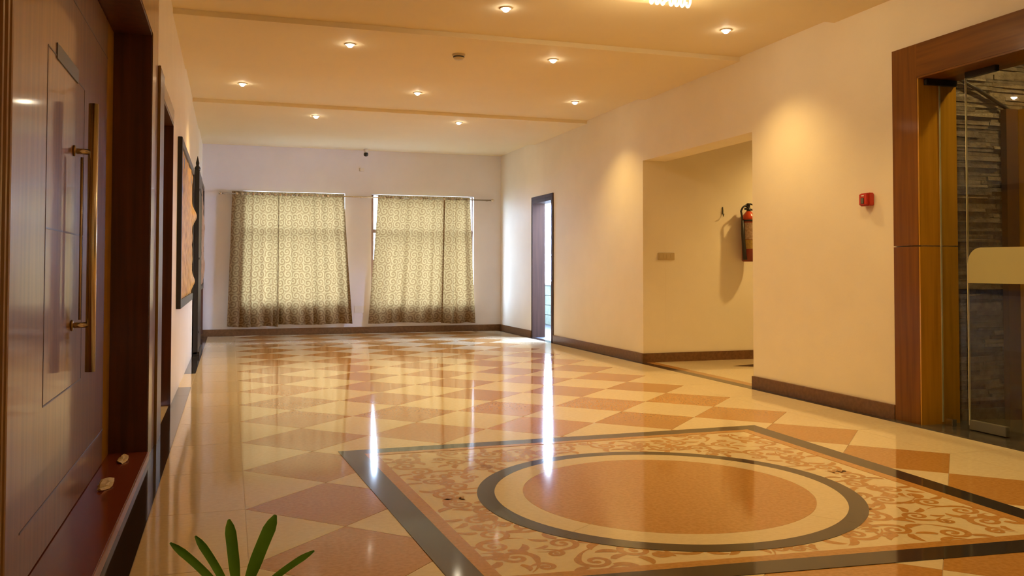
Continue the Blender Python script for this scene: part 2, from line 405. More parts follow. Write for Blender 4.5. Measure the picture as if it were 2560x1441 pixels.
# ------------------------------------------------------------------ walls
T = 0.30
D1Y0, D1Y1, D1Z = 0.75, 5.01, 2.255         # near left door opening
D2Y0, D2Y1, D2Z = 5.72, 6.88, 2.07          # second left door opening
struct('wall_left', boxes((XL - T, XL, YN, D1Y0, 0, ZC), (XL - T, XL, D1Y0, D1Y1, D1Z, ZC), (XL - T, XL, D1Y1, D2Y0, 0, ZC),
       (XL - T, XL, D2Y0, D2Y1, D2Z, ZC), (XL - T, XL, D2Y1, YF, 0, ZC), (XL - T, XL - 0.24, D1Y0, D1Y1, 0, D1Z), (XL - T, XL - 0.2, D2Y0, D2Y1, 0, D2Z)), M['wall'],
       'cream wall with two dark timber doors and hung reliefs', 'wall')
W1 = (0.18, 1.70, 0.47, 2.182); W2 = (2.115, 3.785, 0.42, 2.182)
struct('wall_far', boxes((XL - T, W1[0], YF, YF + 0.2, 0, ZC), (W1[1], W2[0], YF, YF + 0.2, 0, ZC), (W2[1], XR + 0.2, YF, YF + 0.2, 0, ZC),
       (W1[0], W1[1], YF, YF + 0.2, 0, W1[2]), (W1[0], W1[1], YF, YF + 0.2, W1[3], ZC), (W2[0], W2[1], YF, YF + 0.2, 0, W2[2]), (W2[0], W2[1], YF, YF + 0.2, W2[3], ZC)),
       M['wall_far'], 'end wall with bluish daylight in its colour and two curtained windows', 'wall')
AY0, AY1, AZ = 6.485, 8.57, 2.18            # corridor opening
SY0, SY1, SZ = 11.36, 12.20, 2.015          # small far door opening
GY0, GY1, GZ = 1.3, 4.57, 2.252             # glass door opening
TR = 0.27
struct('wall_right', boxes((XR, XR + TR, YN, GY0, 0, ZC), (XR, XR + TR, GY0, GY1, GZ, ZC), (XR, XR + TR, GY1, AY0, 0, ZC), (XR, XR + TR, AY0, AY1, AZ, ZC),
       (XR, XR + TR, AY1 + 0.001, AY1 + 0.2, 0, ZC), (XR, XR + 0.19, AY1 + 0.2, SY0, 0, ZC), (XR, XR + 0.19, SY0, SY1, SZ, ZC), (XR, XR + 0.19, SY1, YF + 0.2, 0, ZC)), M['wall'],
       'cream wall with corridor opening and glass door lit by spotlights', 'wall')
struct('wall_near', boxes((XL - T, XR + TR, YN - 0.2, YN, 0, ZC)), M['wall'], 'plain cream wall at the end of the hall behind the viewer', 'wall')
# corridor behind the right opening
struct('wall_corridor', boxes((XR + TR, 10.0, AY1, AY1 + 0.2, 0, 2.86)), M['wall'], 'cream side wall of corridor carrying the fire extinguisher', 'wall')
struct('wall_corridor_side', boxes((XR + TR, 10.0, 5.9, 6.1, 0, 2.86), (10.0, 10.2, 5.9, 8.8, 0, 2.86)), M['wall'], 'hidden cream walls closing the corridor', 'wall')
struct('ceiling_corridor', boxes((XR + TR, 10.2, 5.9, 8.8, 2.86, 2.96)), M['ceil'], 'ceiling of the side corridor', 'ceiling')
cf = struct('floor_corridor', boxes((XR + 0.05, 10.0, 5.9, AY1, -0.10, -0.0022)), M['grout'], 'cream tiled floor of side corridor beyond the opening', 'floor')
obj('terracotta_band', boxes((XR + 0.032, XR + 0.13, AY0, AY1, -0.012, 0)), M['terra'], cf)
for i in range(4):
    for j in range(3):
        obj('tile', boxes((XR + 0.133 + i * 0.8, XR + 0.93 + i * 0.8, 6.1 + j * 0.823, 6.1 + (j + 1) * 0.823 - 0.003, -0.012, 0)), M['cream'], cf)
obj('dark_inlay', prism(B(), [(4.98, 7.975), (5.9, 7.35), (5.9, 8.2), (5.25, 8.06)], -0.012, 0.0006), M['dark'], cf)

# baseboards
BH = 0.098
def base(name, *bs, label):
    struct(name, boxes(*bs), M['base'], label, 'baseboard')
base('baseboard_far', (XL, XR, YF - 0.018, YF, 0, BH), label='brown stone skirting under the two curtains')
base('baseboard_right', (XR - 0.018, XR, GY1 + 0.235, AY0, 0, BH), (XR - 0.018, XR, AY1 + 0.001, SY0 - 0.06, 0, BH), (XR - 0.018, XR, SY1 + 0.05, YF - 0.018, 0, BH), label='brown stone skirting along the right wall')
base('baseboard_corridor', (XR - 0.016, 9.9, AY1 - 0.018, AY1, 0, BH), label='brown stone skirting inside the corridor opening')
# corner trim far left
struct('trim_1', boxes((XL, XL + 0.03, YF - 0.045, YF - 0.019, 0.04, 0.83)), M['wood_dark'], 'thin dark strip standing in the far left corner', 'trim')

# ------------------------------------------------------------------ windows
def window(name, W, label):
    x0, x1, z0, z1 = W; yy = YF + 0.10
    w = tag(bpy.data.objects.new(name, None), label, 'window', None, 'structure'); C.objects.link(w)
    f = 0.045
    obj('window_frame', boxes((x0, x0 + f, yy - 0.03, yy + 0.03, z0, z1), (x1 - f * 0.4, x1, yy - 0.03, yy + 0.03, z0, z1), (x0, x1, yy - 0.03, yy + 0.03, z0, z0 + f), (x0, x1, yy - 0.03, yy + 0.03, z1 - f * 0.2, z1)), M['alu'], w)
    obj('transom', boxes((x0 + f, x1 - f * 0.4, yy - 0.03, yy + 0.03, 1.575, 1.635)), M['alu'], w)
    xm = [x0 + (x1 - x0) * t for t in (1 / 3, 2 / 3)]
    for x in xm: obj('mullion', boxes((x - 0.016, x + 0.016, yy - 0.02, yy + 0.02, z0 + f, z1 - f * 0.2)), M['alu'], w)
    ed = [x0 + f] + xm + [x1 - f * 0.4]
    for a, b in zip(ed, ed[1:]):
        for za, zb in ((z0 + f, 1.575), (1.635, z1 - f * 0.2)):
            obj('pane', boxes((a, b, yy - 0.003, yy + 0.003, za, zb)), M['glass'], w)
    obj('window_sill', boxes((x0, x1, YF + 0.001, YF + 0.07, z0, z0 + 0.015)), M['wall'], w)
window('window_1', W1, 'brown framed window behind the left curtain')
window('window_2', W2, 'brown framed window behind the right curtain')
for W in (W1, W2):
    pl = bpy.data.lights.new('window_portal', 'AREA'); pl.shape = 'RECTANGLE'; pl.size = W[1] - W[0]; pl.size_y = W[3] - W[2]
    pl.cycles.is_portal = True
    po = bpy.data.objects.new('window_portal', pl); C.objects.link(po); po.location = ((W[0] + W[1]) / 2, YF + 0.22, (W[2] + W[3]) / 2); po.rotation_euler = (-PI / 2, 0, 0)
pl = bpy.data.lights.new('door_portal', 'AREA'); pl.shape = 'RECTANGLE'; pl.size = SY1 - SY0; pl.size_y = SZ; pl.cycles.is_portal = True
po = bpy.data.objects.new('door_portal', pl); C.objects.link(po); po.location = (XR + 0.21, (SY0 + SY1) / 2, SZ / 2)
po.rotation_euler = Vector((-1, 0, 0)).to_track_quat('-Z', 'Z').to_euler()

# ------------------------------------------------------------------ door_1 near left
XD = XL - 0.184                                  # face of the leaf
d1 = thing('door_1', 'tall glossy brown timber door with long steel pull handle, nearest on left', 'door', (0, 0, 0), None, 'structure')
LY0, LY1 = 2.745, 4.745
leaf = obj('leaf', boxes((XD - 0.045, XD, LY0, LY1, 0.045, 2.235)), M['wood_leaf'], d1)
def groove(p, q, w=0.006):
    (ya, za), (yb, zb) = p, q
    if abs(ya - yb) < 1e-6: b = (XD - 0.002, XD + 0.0012, ya - w / 2, ya + w / 2, min(za, zb), max(za, zb))
    else: b = (XD - 0.002, XD + 0.0012, min(ya, yb), max(ya, yb), za - w / 2, za + w / 2)
    obj('groove', boxes(b), M['groove'], leaf)
for p, q in [((2.95, 2.05), (4.745, 2.05)), ((3.27, 1.755), (4.05, 1.755)), ((3.27, 0.54), (4.05, 0.54)), ((3.27, 0.54), (3.27, 1.755)), ((4.05, 0.54), (4.05, 1.755)),
             ((3.27, 1.138), (4.05, 1.138)), ((2.95, 0.21), (4.745, 0.21))]: groove(p, q)
hb = B(); tube(hb, [(XD + 0.065, 3.835, 0.592), (XD + 0.065, 3.835, 1.66)], 0.019, 16)
hd = obj('pull_handle', hb, M['steel'], leaf, True)
for z in (1.465, 0.778):
    hb = B(); tube(hb, [(XD, 3.80, z), (XD + 0.062, 3.83, z)], 0.011, 10); obj('handle_mount', hb, M['steel'], leaf, True)
    hb = lathe(B(), [(0.022, 0), (0.022, 0.006), (0.012, 0.009)], (XD, 3.80, z), 16, 'X'); obj('mount_rose', hb, M['brass'], leaf, True)
hb = B(); tube(hb, [(XD + 0.03, 3.80, 0.80), (XD + 0.03, 3.80, 1.44)], 0.005, 8); obj('rear_rod', hb, M['steel'], leaf, True)
o = obj('door_sign', boxes((XD, XD + 0.004, 3.42, 3.87, 1.745, 1.80)), M['sticker'], leaf); o['label'] = 'small grey plate near the top of the door'
# stiles either side of the leaf, the near one ribbed
obj('stile', boxes((XD - 0.05, XD - 0.003, LY1 + 0.004, D1Y1, 0, D1Z)), M['wood_amber'], d1)
bm = boxes((XD - 0.05, XD - 0.003, 2.50, LY0 - 0.004, 0, D1Z))
for y in (2.56, 2.62, 2.675, 2.72): tube(bm, [(XD, y, 0.045), (XD, y, 2.24)], 0.013, 10)
obj('stile', bm, M['wood_leaf'], d1)
obj('leaf', boxes((XD - 0.045, XD, D1Y0 + 0.015, 2.496, 0.045, 2.235)), M['wood_leaf'], d1)
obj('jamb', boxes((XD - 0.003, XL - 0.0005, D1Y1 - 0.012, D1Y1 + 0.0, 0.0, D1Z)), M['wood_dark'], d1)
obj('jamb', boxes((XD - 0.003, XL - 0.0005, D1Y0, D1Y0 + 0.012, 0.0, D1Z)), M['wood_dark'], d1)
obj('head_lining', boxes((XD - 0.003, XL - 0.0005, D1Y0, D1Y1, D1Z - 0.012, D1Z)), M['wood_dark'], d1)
AZ1 = 2.66
obj('architrave', boxes((XL - 0.001, XL + 0.004, D1Y1, 5.365, 0.0, AZ1)), M['wood_leaf'], d1)
obj('architrave', boxes((XL - 0.001, XL + 0.004, D1Y0 - 0.35, D1Y0, 0.0, AZ1)), M['wood_leaf'], d1)
obj('architrave', boxes((XL - 0.001, XL + 0.004, D1Y0, D1Y1, D1Z, AZ1)), M['wood_leaf'], d1)
th = obj('threshold', boxes((XD - 0.05, XL + 0.008, D1Y0 + 0.002, D1Y1 - 0.012, 0.0, 0.04), bev=0.003), M['redgran'], d1); th['label'] = 'polished red granite step'
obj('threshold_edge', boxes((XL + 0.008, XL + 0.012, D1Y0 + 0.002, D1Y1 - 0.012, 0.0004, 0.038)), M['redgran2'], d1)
# plaster chips lying on the step
def chip(loc, s, seed, label):
    bm = B(); bmesh.ops.create_icosphere(bm, subdivisions=2, radius=1.0); r = random.Random(seed)
    for v in bm.verts:
        k = 1 + r.uniform(-0.35, 0.3); v.co = Vector((v.co.x * s[0] * k, v.co.y * s[1] * k, max(v.co.z, -0.55) * s[2] * k))
    o = obj('plaster_chip', bm, M['plaster']); zmin = min(v.co.z for v in o.data.vertices)
    o.location = (loc[0], loc[1], loc[2] - zmin); tag(o, label, 'debris', 'plaster chips on the red step'); return o
chip((-0.50, 4.80, 0.040), (0.022, 0.10, 0.010), 3, 'pale plaster lump on red granite step beside the dark jamb')
chip((-0.515, 4.27, 0.040), (0.03, 0.11, 0.010), 5, 'pale plaster lump on red granite step under the door corner')

# ------------------------------------------------------------------ door_2
d2 = thing('door_2', 'dark recessed timber door between the first door and the gold relief', 'door', (0, 0, 0), None, 'structure')
obj('leaf', boxes((XL - 0.15, XL - 0.115, D2Y0 + 0.02, D2Y1 - 0.02, 0.01, D2Z - 0.02)), M['wood_leaf'], d2)
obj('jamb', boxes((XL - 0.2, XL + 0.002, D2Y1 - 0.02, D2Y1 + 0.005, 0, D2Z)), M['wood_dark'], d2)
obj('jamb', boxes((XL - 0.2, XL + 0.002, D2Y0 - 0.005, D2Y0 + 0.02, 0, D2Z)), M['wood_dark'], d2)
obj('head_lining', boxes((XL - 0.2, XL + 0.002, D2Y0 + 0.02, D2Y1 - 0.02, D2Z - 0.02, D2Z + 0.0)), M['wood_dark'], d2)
obj('architrave', boxes((XL - 0.001, XL + 0.016, 5.40, D2Y0 - 0.005, 0, D2Z + 0.1)), M['wood_dark'], d2)
obj('architrave', boxes((XL - 0.001, XL + 0.004, D2Y0 - 0.005, D2Y1 + 0.02, D2Z, D2Z + 0.1)), M['wood_leaf'], d2)
obj('edge_bead', boxes((XL + 0.004, XL + 0.018, 5.385, 5.40, 0, D2Z + 0.1)), M['brass'], d2)
obj('threshold', boxes((XL - 0.13, XL - 0.012, D2Y0, D2Y1 - 0.02, -0.012, 0.003)), M['cream'], d2)

# ------------------------------------------------------------------ door_3 small far right door, ajar onto a balcony
d3 = thing('door_3', 'narrow brown doorway open to bright daylight at the far right', 'door', (0, 0, 0), None, 'structure')
obj('door_frame', boxes((XR - 0.012, XR + 0.185, SY0 - 0.001, SY0 + 0.03, 0, SZ), (XR - 0.012, XR + 0.185, SY1 - 0.03, SY1 + 0.001, 0, SZ), (XR - 0.012, XR + 0.185, SY0 + 0.03, SY1 - 0.03, SZ - 0.05, SZ + 0.001)), M['wood_far'], d3)
obj('architrave', boxes((XR - 0.016, XR - 0.0005, SY0 - 0.045, SY0 - 0.001, 0, SZ + 0.045), (XR - 0.016, XR - 0.0005, SY1 + 0.001, SY1 + 0.012, 0, SZ + 0.045), (XR - 0.016, XR - 0.0005, SY0 - 0.001, SY1 + 0.001, SZ + 0.001, SZ + 0.045)), M['wood_far'], d3)
hinge = Vector((XR + 0.205, SY0 + 0.02, 0)); an = math.radians(28); Lw = 0.76
e1 = hinge + Vector((math.cos(an) * Lw, -math.sin(an) * Lw * -1 * -1, 0)); nrm = Vector((-math.sin(an), -math.cos(an), 0)) * 0.04
lf = obj('leaf', prism(B(), [hinge.xy, e1.xy, (e1 + nrm).xy, (hinge + nrm).xy], 0.012, SZ - 0.055), M['wood_far'], d3)
hb = B(); p = hinge + (e1 - hinge) * 0.92; tube(hb, [(p.x, p.y, 1.0), (p.x + 0.02, p.y + 0.045, 1.0), (p.x - 0.09, p.y + 0.09, 1.0)], 0.009, 8); obj('door_handle', hb, M['steel'], lf, True)
obj('threshold', boxes((XR + 0.03, XR + 0.185, SY0 + 0.03, SY1 - 0.03, -0.01, 0.002)), M['balcony'], d3)
struct('floor_balcony', boxes((XR + 0.03, 5.8, 10.6, 16.2, -0.12, -0.004)), M['balcony'], 'bluish balcony floor beyond the open doorway', 'floor')
struct('balcony_shade_walls', boxes((XR + 0.001, XR + 0.19, YF + 0.2, 16.2, -0.12, 2.62), (XR + 0.001, 5.75, 16.2, 16.35, -0.12, 2.62)), M['wall'], 'unseen walls added beyond the end wall to keep sky light off the parapet', 'wall')  # out of view, added to block the sky from the parapet
struct('balcony_shade_slab', boxes((XR + 0.2, 5.75, 10.6, 16.2, 2.62, 2.74)), M['ceil'], 'unseen slab added over the balcony to shade the parapet', 'ceiling')  # out of view, added overhead so the parapet stays in shade
pp = tag(bpy.data.objects.new('parapet', None), 'pale green block parapet outside the open doorway', 'parapet', None, 'structure'); C.objects.link(pp)
for r in range(4):
    zz = r * 0.178
    for k in range(10):
        ya = 10.7 + k * 0.55 - (0.27 if r % 2 else 0)
        obj('block', boxes((5.5, 5.68, ya + 0.006, ya + 0.544, zz, zz + 0.17), bev=0.004), M['parapet'], pp)
obj('coping', boxes((5.46, 5.72, 10.4, 16.3, 0.712, 0.745)), M['balcony'], pp)
# shrub outside
sh = thing('shrub', 'dark shrub seen through the open doorway above the parapet', 'shrub', (6.1, 15.35, -0.12))
tb = B(); tube(tb, [(0, 0, -0.4), (0.02, 0.0, 0.4), (-0.03, 0.02, 0.9)], [0.04, 0.03, 0.02], 8); obj('trunk', tb, M['wood_dark'], sh, True)
lb = B(); rr = random.Random(4)
for k in range(240):
    a = rr.uniform(0, 2 * PI); zz = rr.uniform(0.75, 1.75); rad = 0.42 * math.sqrt(max(0.05, 1 - ((zz - 1.2) / 0.62) ** 2)) * math.sqrt(rr.random())
    c = Vector((rad * math.cos(a), rad * math.sin(a) * 0.8, zz)); u = Vector((rr.uniform(-1, 1), rr.uniform(-1, 1), rr.uniform(-1, 1))).normalized(); w = u.orthogonal().normalized()
    q = [c - u * 0.08, c + w * 0.035, c + u * 0.08, c - w * 0.035]; lb.faces.new([lb.verts.new(t) for t in q])
fo = obj('foliage', lb, M['bush'], sh); fo['kind'] = 'stuff'
struct('ground', boxes((-30, 40, 14.2, 60, -0.6, -0.5), (5.9, 40, 9.5, 14.2, -0.6, -0.5)), M['earth'], 'bare ground outside the building', 'ground')

# ------------------------------------------------------------------ door_4 big timber surround with glass
d4 = thing('door_4', 'wide brown timber surround holding a glass door at the right edge', 'door', (0, 0, 0), None, 'structure')
PX = XR - 0.022; SEAM = 1.155; AW = 0.222
obj('surround_stile', boxes((PX, XR, GY1, GY1 + AW, 0, SEAM - 0.004)), M['wood_brown'], d4)
obj('surround_stile', boxes((PX, XR, GY1, GY1 + AW, SEAM + 0.004, GZ + 0.215)), M['wood_brown'], d4)
obj('surround_head', boxes((PX, XR, GY0 - AW, GY1, GZ, GZ + 0.215)), M['wood_head'], d4)
obj('surround_stile', boxes((PX, XR, GY0 - AW, GY0, 0, GZ)), M['wood_brown'], d4)
JX = XR + 0.285
obj('jamb', boxes((PX + 0.001, JX, GY1 - 0.012, GY1 - 0.001, 0, SEAM - 0.004)), M['wood_amber'], d4)
obj('jamb', boxes((PX + 0.001, JX, GY1 - 0.012, GY1 - 0.001, SEAM + 0.004, GZ - 0.012)), M['wood_amber'], d4)
obj('jamb', boxes((PX + 0.001, JX, GY0 + 0.001, GY0 + 0.012, 0, GZ - 0.012)), M['wood_amber'], d4)
obj('head_lining', boxes((PX + 0.001, JX, GY0, GY1, GZ - 0.013, GZ - 0.001)), M['wood_head'], d4)
obj('threshold', boxes((XR - 0.078, JX + 0.1, GY0, GY1 + AW, -0.012, 0.006)), M['slate'], d4)
GX = XR + 0.144
obj('fixed_pane', boxes((GX - 0.005, GX + 0.005, 4.352, 4.552, 0.01, GZ - 0.014)), M['glass'], d4)
obj('pane_edge', boxes((GX - 0.006, GX + 0.006, 4.552, 4.5555, 0.02, GZ - 0.014)), M['glassedge'], d4)
gl = obj('glass_leaf', boxes((GX - 0.006, GX + 0.006, 2.9, 4.337, 0.035, GZ - 0.03)), M['glass'], d4)
obj('leaf_edge', boxes((GX - 0.0065, GX + 0.0065, 4.337, 4.3405, 0.035, GZ - 0.03)), M['glassedge'], gl)
pts = [(2.9, 1.128), (4.235, 1.138)] + [(4.235 + 0.098 * math.sin(t * PI / 2 / 8), 1.04 + 0.098 * math.cos(t * PI / 2 / 8)) for t in range(1, 9)] + [(4.333, 0.919), (2.9, 0.919)]
bm = B(); lo = [bm.verts.new((GX - 0.0085, p[0], p[1])) for p in pts]; hi = [bm.verts.new((GX - 0.0066, p[0], p[1])) for p in pts]
bm.faces.new(lo); bm.faces.new(hi)
for k in range(len(pts)): bm.faces.new((lo[k], lo[(k + 1) % len(pts)], hi[(k + 1) % len(pts)], hi[k]))
o = obj('frosted_band', bm, M['frost'], gl); o['label'] = 'pale frosted band with a rounded corner'
obj('patch_or_head_shade', boxes((XR + 0.02, XR + 0.268, 4.530, 4.556, 2.198, 2.237), bev=0.002), M['black'], d4)  # dark bar added in place of the shade under the door head
obj('patch_or_head_shade', boxes((GX - 0.018, GX + 0.018, 4.10, 4.33, GZ - 0.05, GZ - 0.014), bev=0.002), M['black'], gl)
obj('patch_or_head_shade', boxes((GX - 0.016, GX + 0.016, 4.06, 4.33, 0.012, 0.07), bev=0.002), M['sticker'], gl)
obj('floor_stop', boxes((GX - 0.02, GX + 0.02, 4.46, 4.52, 0.006, 0.05), bev=0.004), M['steel'], d4)
# lobby behind the glass
SYW = 4.635
lob = struct('wall_lobby', boxes((JX, 6.6, SYW, SYW + 0.2, 0, 2.9), (6.6, 6.8, 0.5, 4.9, 0, 2.9), (XR + TR, 6.8, 0.3, 0.5, 0, 2.9)), M['stone'], 'dark split-face slate wall behind the glass door', 'wall')
rs = random.Random(11); z = 0.05; row = 0
while z < 2.55:
    hh = rs.uniform(0.020, 0.037); x = JX + 0.002 - rs.uniform(0, 0.0)
    while x < 5.45:
        w = rs.uniform(0.20, 0.48); x2 = min(x + w, 5.45); dpt = rs.uniform(0.006, 0.026)
        bm = boxes((x + 0.001, x2 - 0.001, SYW - dpt, SYW + 0.004, z + 0.001, z + hh - 0.001))
        for v in bm.verts:
            if v.co.y < SYW: v.co.y += rs.uniform(-0.006, 0.004); v.co.z += rs.uniform(-0.002, 0.002)
        obj('stone', bm, M['stone'], lob); x = x2
    z += hh; row += 1
sb = B(); tube(sb, [(4.60, SYW - 0.045, 2.262), (4.75, SYW - 0.045, 2.205), (5.02, SYW - 0.045, 2.078)], [0.011, 0.013, 0.012], 8)
obj('slanting_conduit', sb, M['rubber'], lob, True)
struct('floor_lobby', boxes((JX + 0.1, 6.6, 0.5, SYW, -0.1, 0.0)), M['slate'], 'dark slate floor of the lobby behind the glass', 'floor')
struct('ceiling_lobby', boxes((XR + TR, 6.8, 0.3, 4.9, 2.9, 3.0)), M['ceil'], 'ceiling of the lobby behind the glass', 'ceiling')
struct('trim_2', boxes((5.06, 5.40, 4.42, 4.60, 0, 2.085)), M['wood_amber'], 'amber timber pillar behind the glass at the right edge', 'pillar')
struct('trim_3', boxes((4.955, 5.055, 4.56, 4.606, 0, 2.085)), M['groove'], 'dark timber return beside the amber pillar behind the glass', 'trim')

# ------------------------------------------------------------------ ceiling lights
def make_light(loc, label, group):
    t = thing('ceiling_spotlight', label, 'light', loc, group)
    obj('rim', lathe(B(), [(0.030, 0.0), (0.046, 0.0), (0.046, -0.005), (0.034, -0.008), (0.030, -0.004)], n=24), M['lampring'], t, True)
    obj('bulb', lathe(B(), [(0.001, -0.030), (0.014, -0.027), (0.024, -0.017), (0.029, -0.006), (0.029, 0.0)], n=20), M['bulb'], t, True)
    return t
LG = 'recessed ceiling spotlights'
zc, zb = ZC, ZB
pos = [((1.86, 5.93, zc), 'small recessed spotlight at top of picture, above the smoke detector'), ((3.66, 5.94, zc), 'small recessed spotlight near the right wall above the nearest bright wall patch'),
       ((0.911, 7.131, zb), 'small recessed spotlight left of the smoke detector'), ((2.664, 7.113, zb), 'small recessed spotlight just right of the smoke detector'),
       ((0.102, 9.18, zc), 'small recessed spotlight closest to the left wall'), ((1.87, 9.08, zc), 'small recessed spotlight mid ceiling below the smoke detector in the picture'), ((3.645, 9.04, zc), 'small recessed spotlight near right wall above the corridor opening'),
       ((0.961, 10.628, zb), 'small recessed spotlight in the farthest visible row, above the left curtain'), ((2.693, 10.534, zb), 'small recessed spotlight in the farthest visible row, above the right curtain'),
       ((1.87, 12.155, zc), 'small recessed spotlight hidden above the far band, near the ceiling camera'), ((3.69, 12.155, zc), 'small recessed spotlight hidden above the far band, near the far right corner'),
       ((3.4, 4.2, zb), 'small recessed spotlight above the glass door'),
       ((1.87, 2.6, zb), 'small recessed spotlight above the medallion near edge'), ((3.6, 2.2, zb), 'small recessed spotlight beside the glass door, behind the view'), 
       ((1.87, -0.5, zb), 'small recessed spotlight behind the viewer, middle'), ((3.6, -0.6, zb), 'small recessed spotlight behind the viewer, right'), ((1.87, -2.8, zc), 'small recessed spotlight at the end behind the viewer')]
first = None
for i, (p, lab) in enumerate(pos):
    if first is None: first = make_light(p, lab, LG)
    else: dup(first, p, lab, LG)
    ld = bpy.data.lights.new('spot_beam', 'SPOT'); ld.energy = SPOT_W * (0.12 if p[1] > 12 else (0.75 if p[1] > 10 else 1.0)); ld.color = LAMP; ld.spot_size = math.radians(113); ld.spot_blend = 1.0; ld.shadow_soft_size = 0.025
    lo_ = bpy.data.objects.new('spot_beam', ld); C.objects.link(lo_); lo_.location = (p[0], p[1], p[2] - 0.06)
# corridor and lobby lamps
def point(name, loc, e, size=0.05, ang=140):
    ld = bpy.data.lights.new(name, 'SPOT'); ld.energy = e; ld.color = LAMP; ld.spot_size = math.radians(ang); ld.spot_blend = 1.0; ld.shadow_soft_size = size
    o = bpy.data.objects.new(name, ld); C.objects.link(o); o.location = loc
    return o
dup(first, (6.35, 7.75, 2.86), 'recessed spotlight inside the side corridor', LG); point('spot_beam', (6.35, 7.75, 2.82), 170)
dup(first, (5.0, 4.05, 2.90), 'recessed spotlight in the lobby behind the glass', LG); point('spot_beam', (5.0, 4.05, 2.86), 60)

# spiral lamp cluster at the top edge
sl = thing('ceiling_lamp', 'glowing spiral tube lamp fixed to the ceiling at the top edge', 'lamp', (2.665, 5.0, ZB))
obj('base_plate', lathe(B(), [(0.11, 0.0), (0.11, -0.018), (0.10, -0.03), (0.02, -0.035)], n=28), M['white'], sl, True)
for (x0, nturn) in ((-0.150, 3), (-0.010, 4)):
    pts = []; pitch = 0.040; n = nturn * 20
    for k in range(n + 1):
        a = 2 * PI * k / 20; pts.append((x0 + pitch * k / 20, 0.042 * math.cos(a), -0.088 + 0.042 * math.sin(a)))
    tb = B(); tube(tb, pts, 0.0085, 8); s_ = obj('spiral_tube', tb, M['tube'], sl, True)
    obj('lamp_cap', boxes((x0 - 0.028, x0 - 0.004, -0.03, 0.03, -0.112, -0.03), bev=0.004), M['white'], sl)
ld = bpy.data.lights.new('spiral_glow', 'POINT'); ld.energy = 26; ld.color = (1.0, 0.70, 0.36); ld.shadow_soft_size = 0.08
o = bpy.data.objects.new('spiral_glow', ld); C.objects.link(o); o.location = (2.665, 5.0, ZB - 0.16)

# smoke detector
sd = thing('smoke_detector', 'round smoke detector on the ceiling among the spotlights', 'detector', (1.836, 7.19, ZB))
obj('mount_plate', lathe(B(), [(0.055, 0.0), (0.055, -0.012), (0.05, -0.016)], n=24), M['ivory'], sd, True)
obj('sensor_head', lathe(B(), [(0.046, -0.012), (0.046, -0.032), (0.034, -0.045), (0.01, -0.047)], n=24), M['ivory'], sd, True)
obj('vent_ring', lathe(B(), [(0.047, -0.020), (0.0485, -0.022), (0.0485, -0.027), (0.047, -0.029)], n=24), M['rubber'], sd, True)
# dome camera on far wall top
cc = thing('security_camera', 'small dark security camera at top of the end wall between the curtains', 'camera', (2.0, YF - 0.16, ZC))
obj('bracket', lathe(B(), [(0.034, 0.0), (0.034, -0.03), (0.018, -0.045), (0.014, -0.075)], n=18), M['white'], cc, True)
obj('camera_body', lathe(B(), [(0.004, -0.05), (0.03, -0.055), (0.037, -0.08), (0.030, -0.105), (0.004, -0.115)], n=18), M['black'], cc, True)
# little box and socket on end wall
jb = thing('junction_box', 'small white junction box on end wall below the security camera', 'box', (1.96, YF, 2.563))
obj('box_body', boxes((-0.035, 0.035, -0.03, 0.0, -0.025, 0.025), bev=0.005), M['white'], jb)
obj('box_lid', boxes((-0.030, 0.030, -0.034, -0.03, -0.020, 0.020), bev=0.001), M['white'], jb)
ws = thing('wall_socket', 'white socket plate low on end wall between the curtains', 'socket', (1.945, YF, 0.37))
obj('plate', boxes((-0.085, 0.085, -0.010, 0.0, -0.055, 0.055), bev=0.004), M['white'], ws)
for x in (-0.04, 0.04):
    obj('outlet', boxes((x - 0.03, x + 0.03, -0.013, -0.010, -0.035, 0.035), bev=0.001), M['white'], ws)

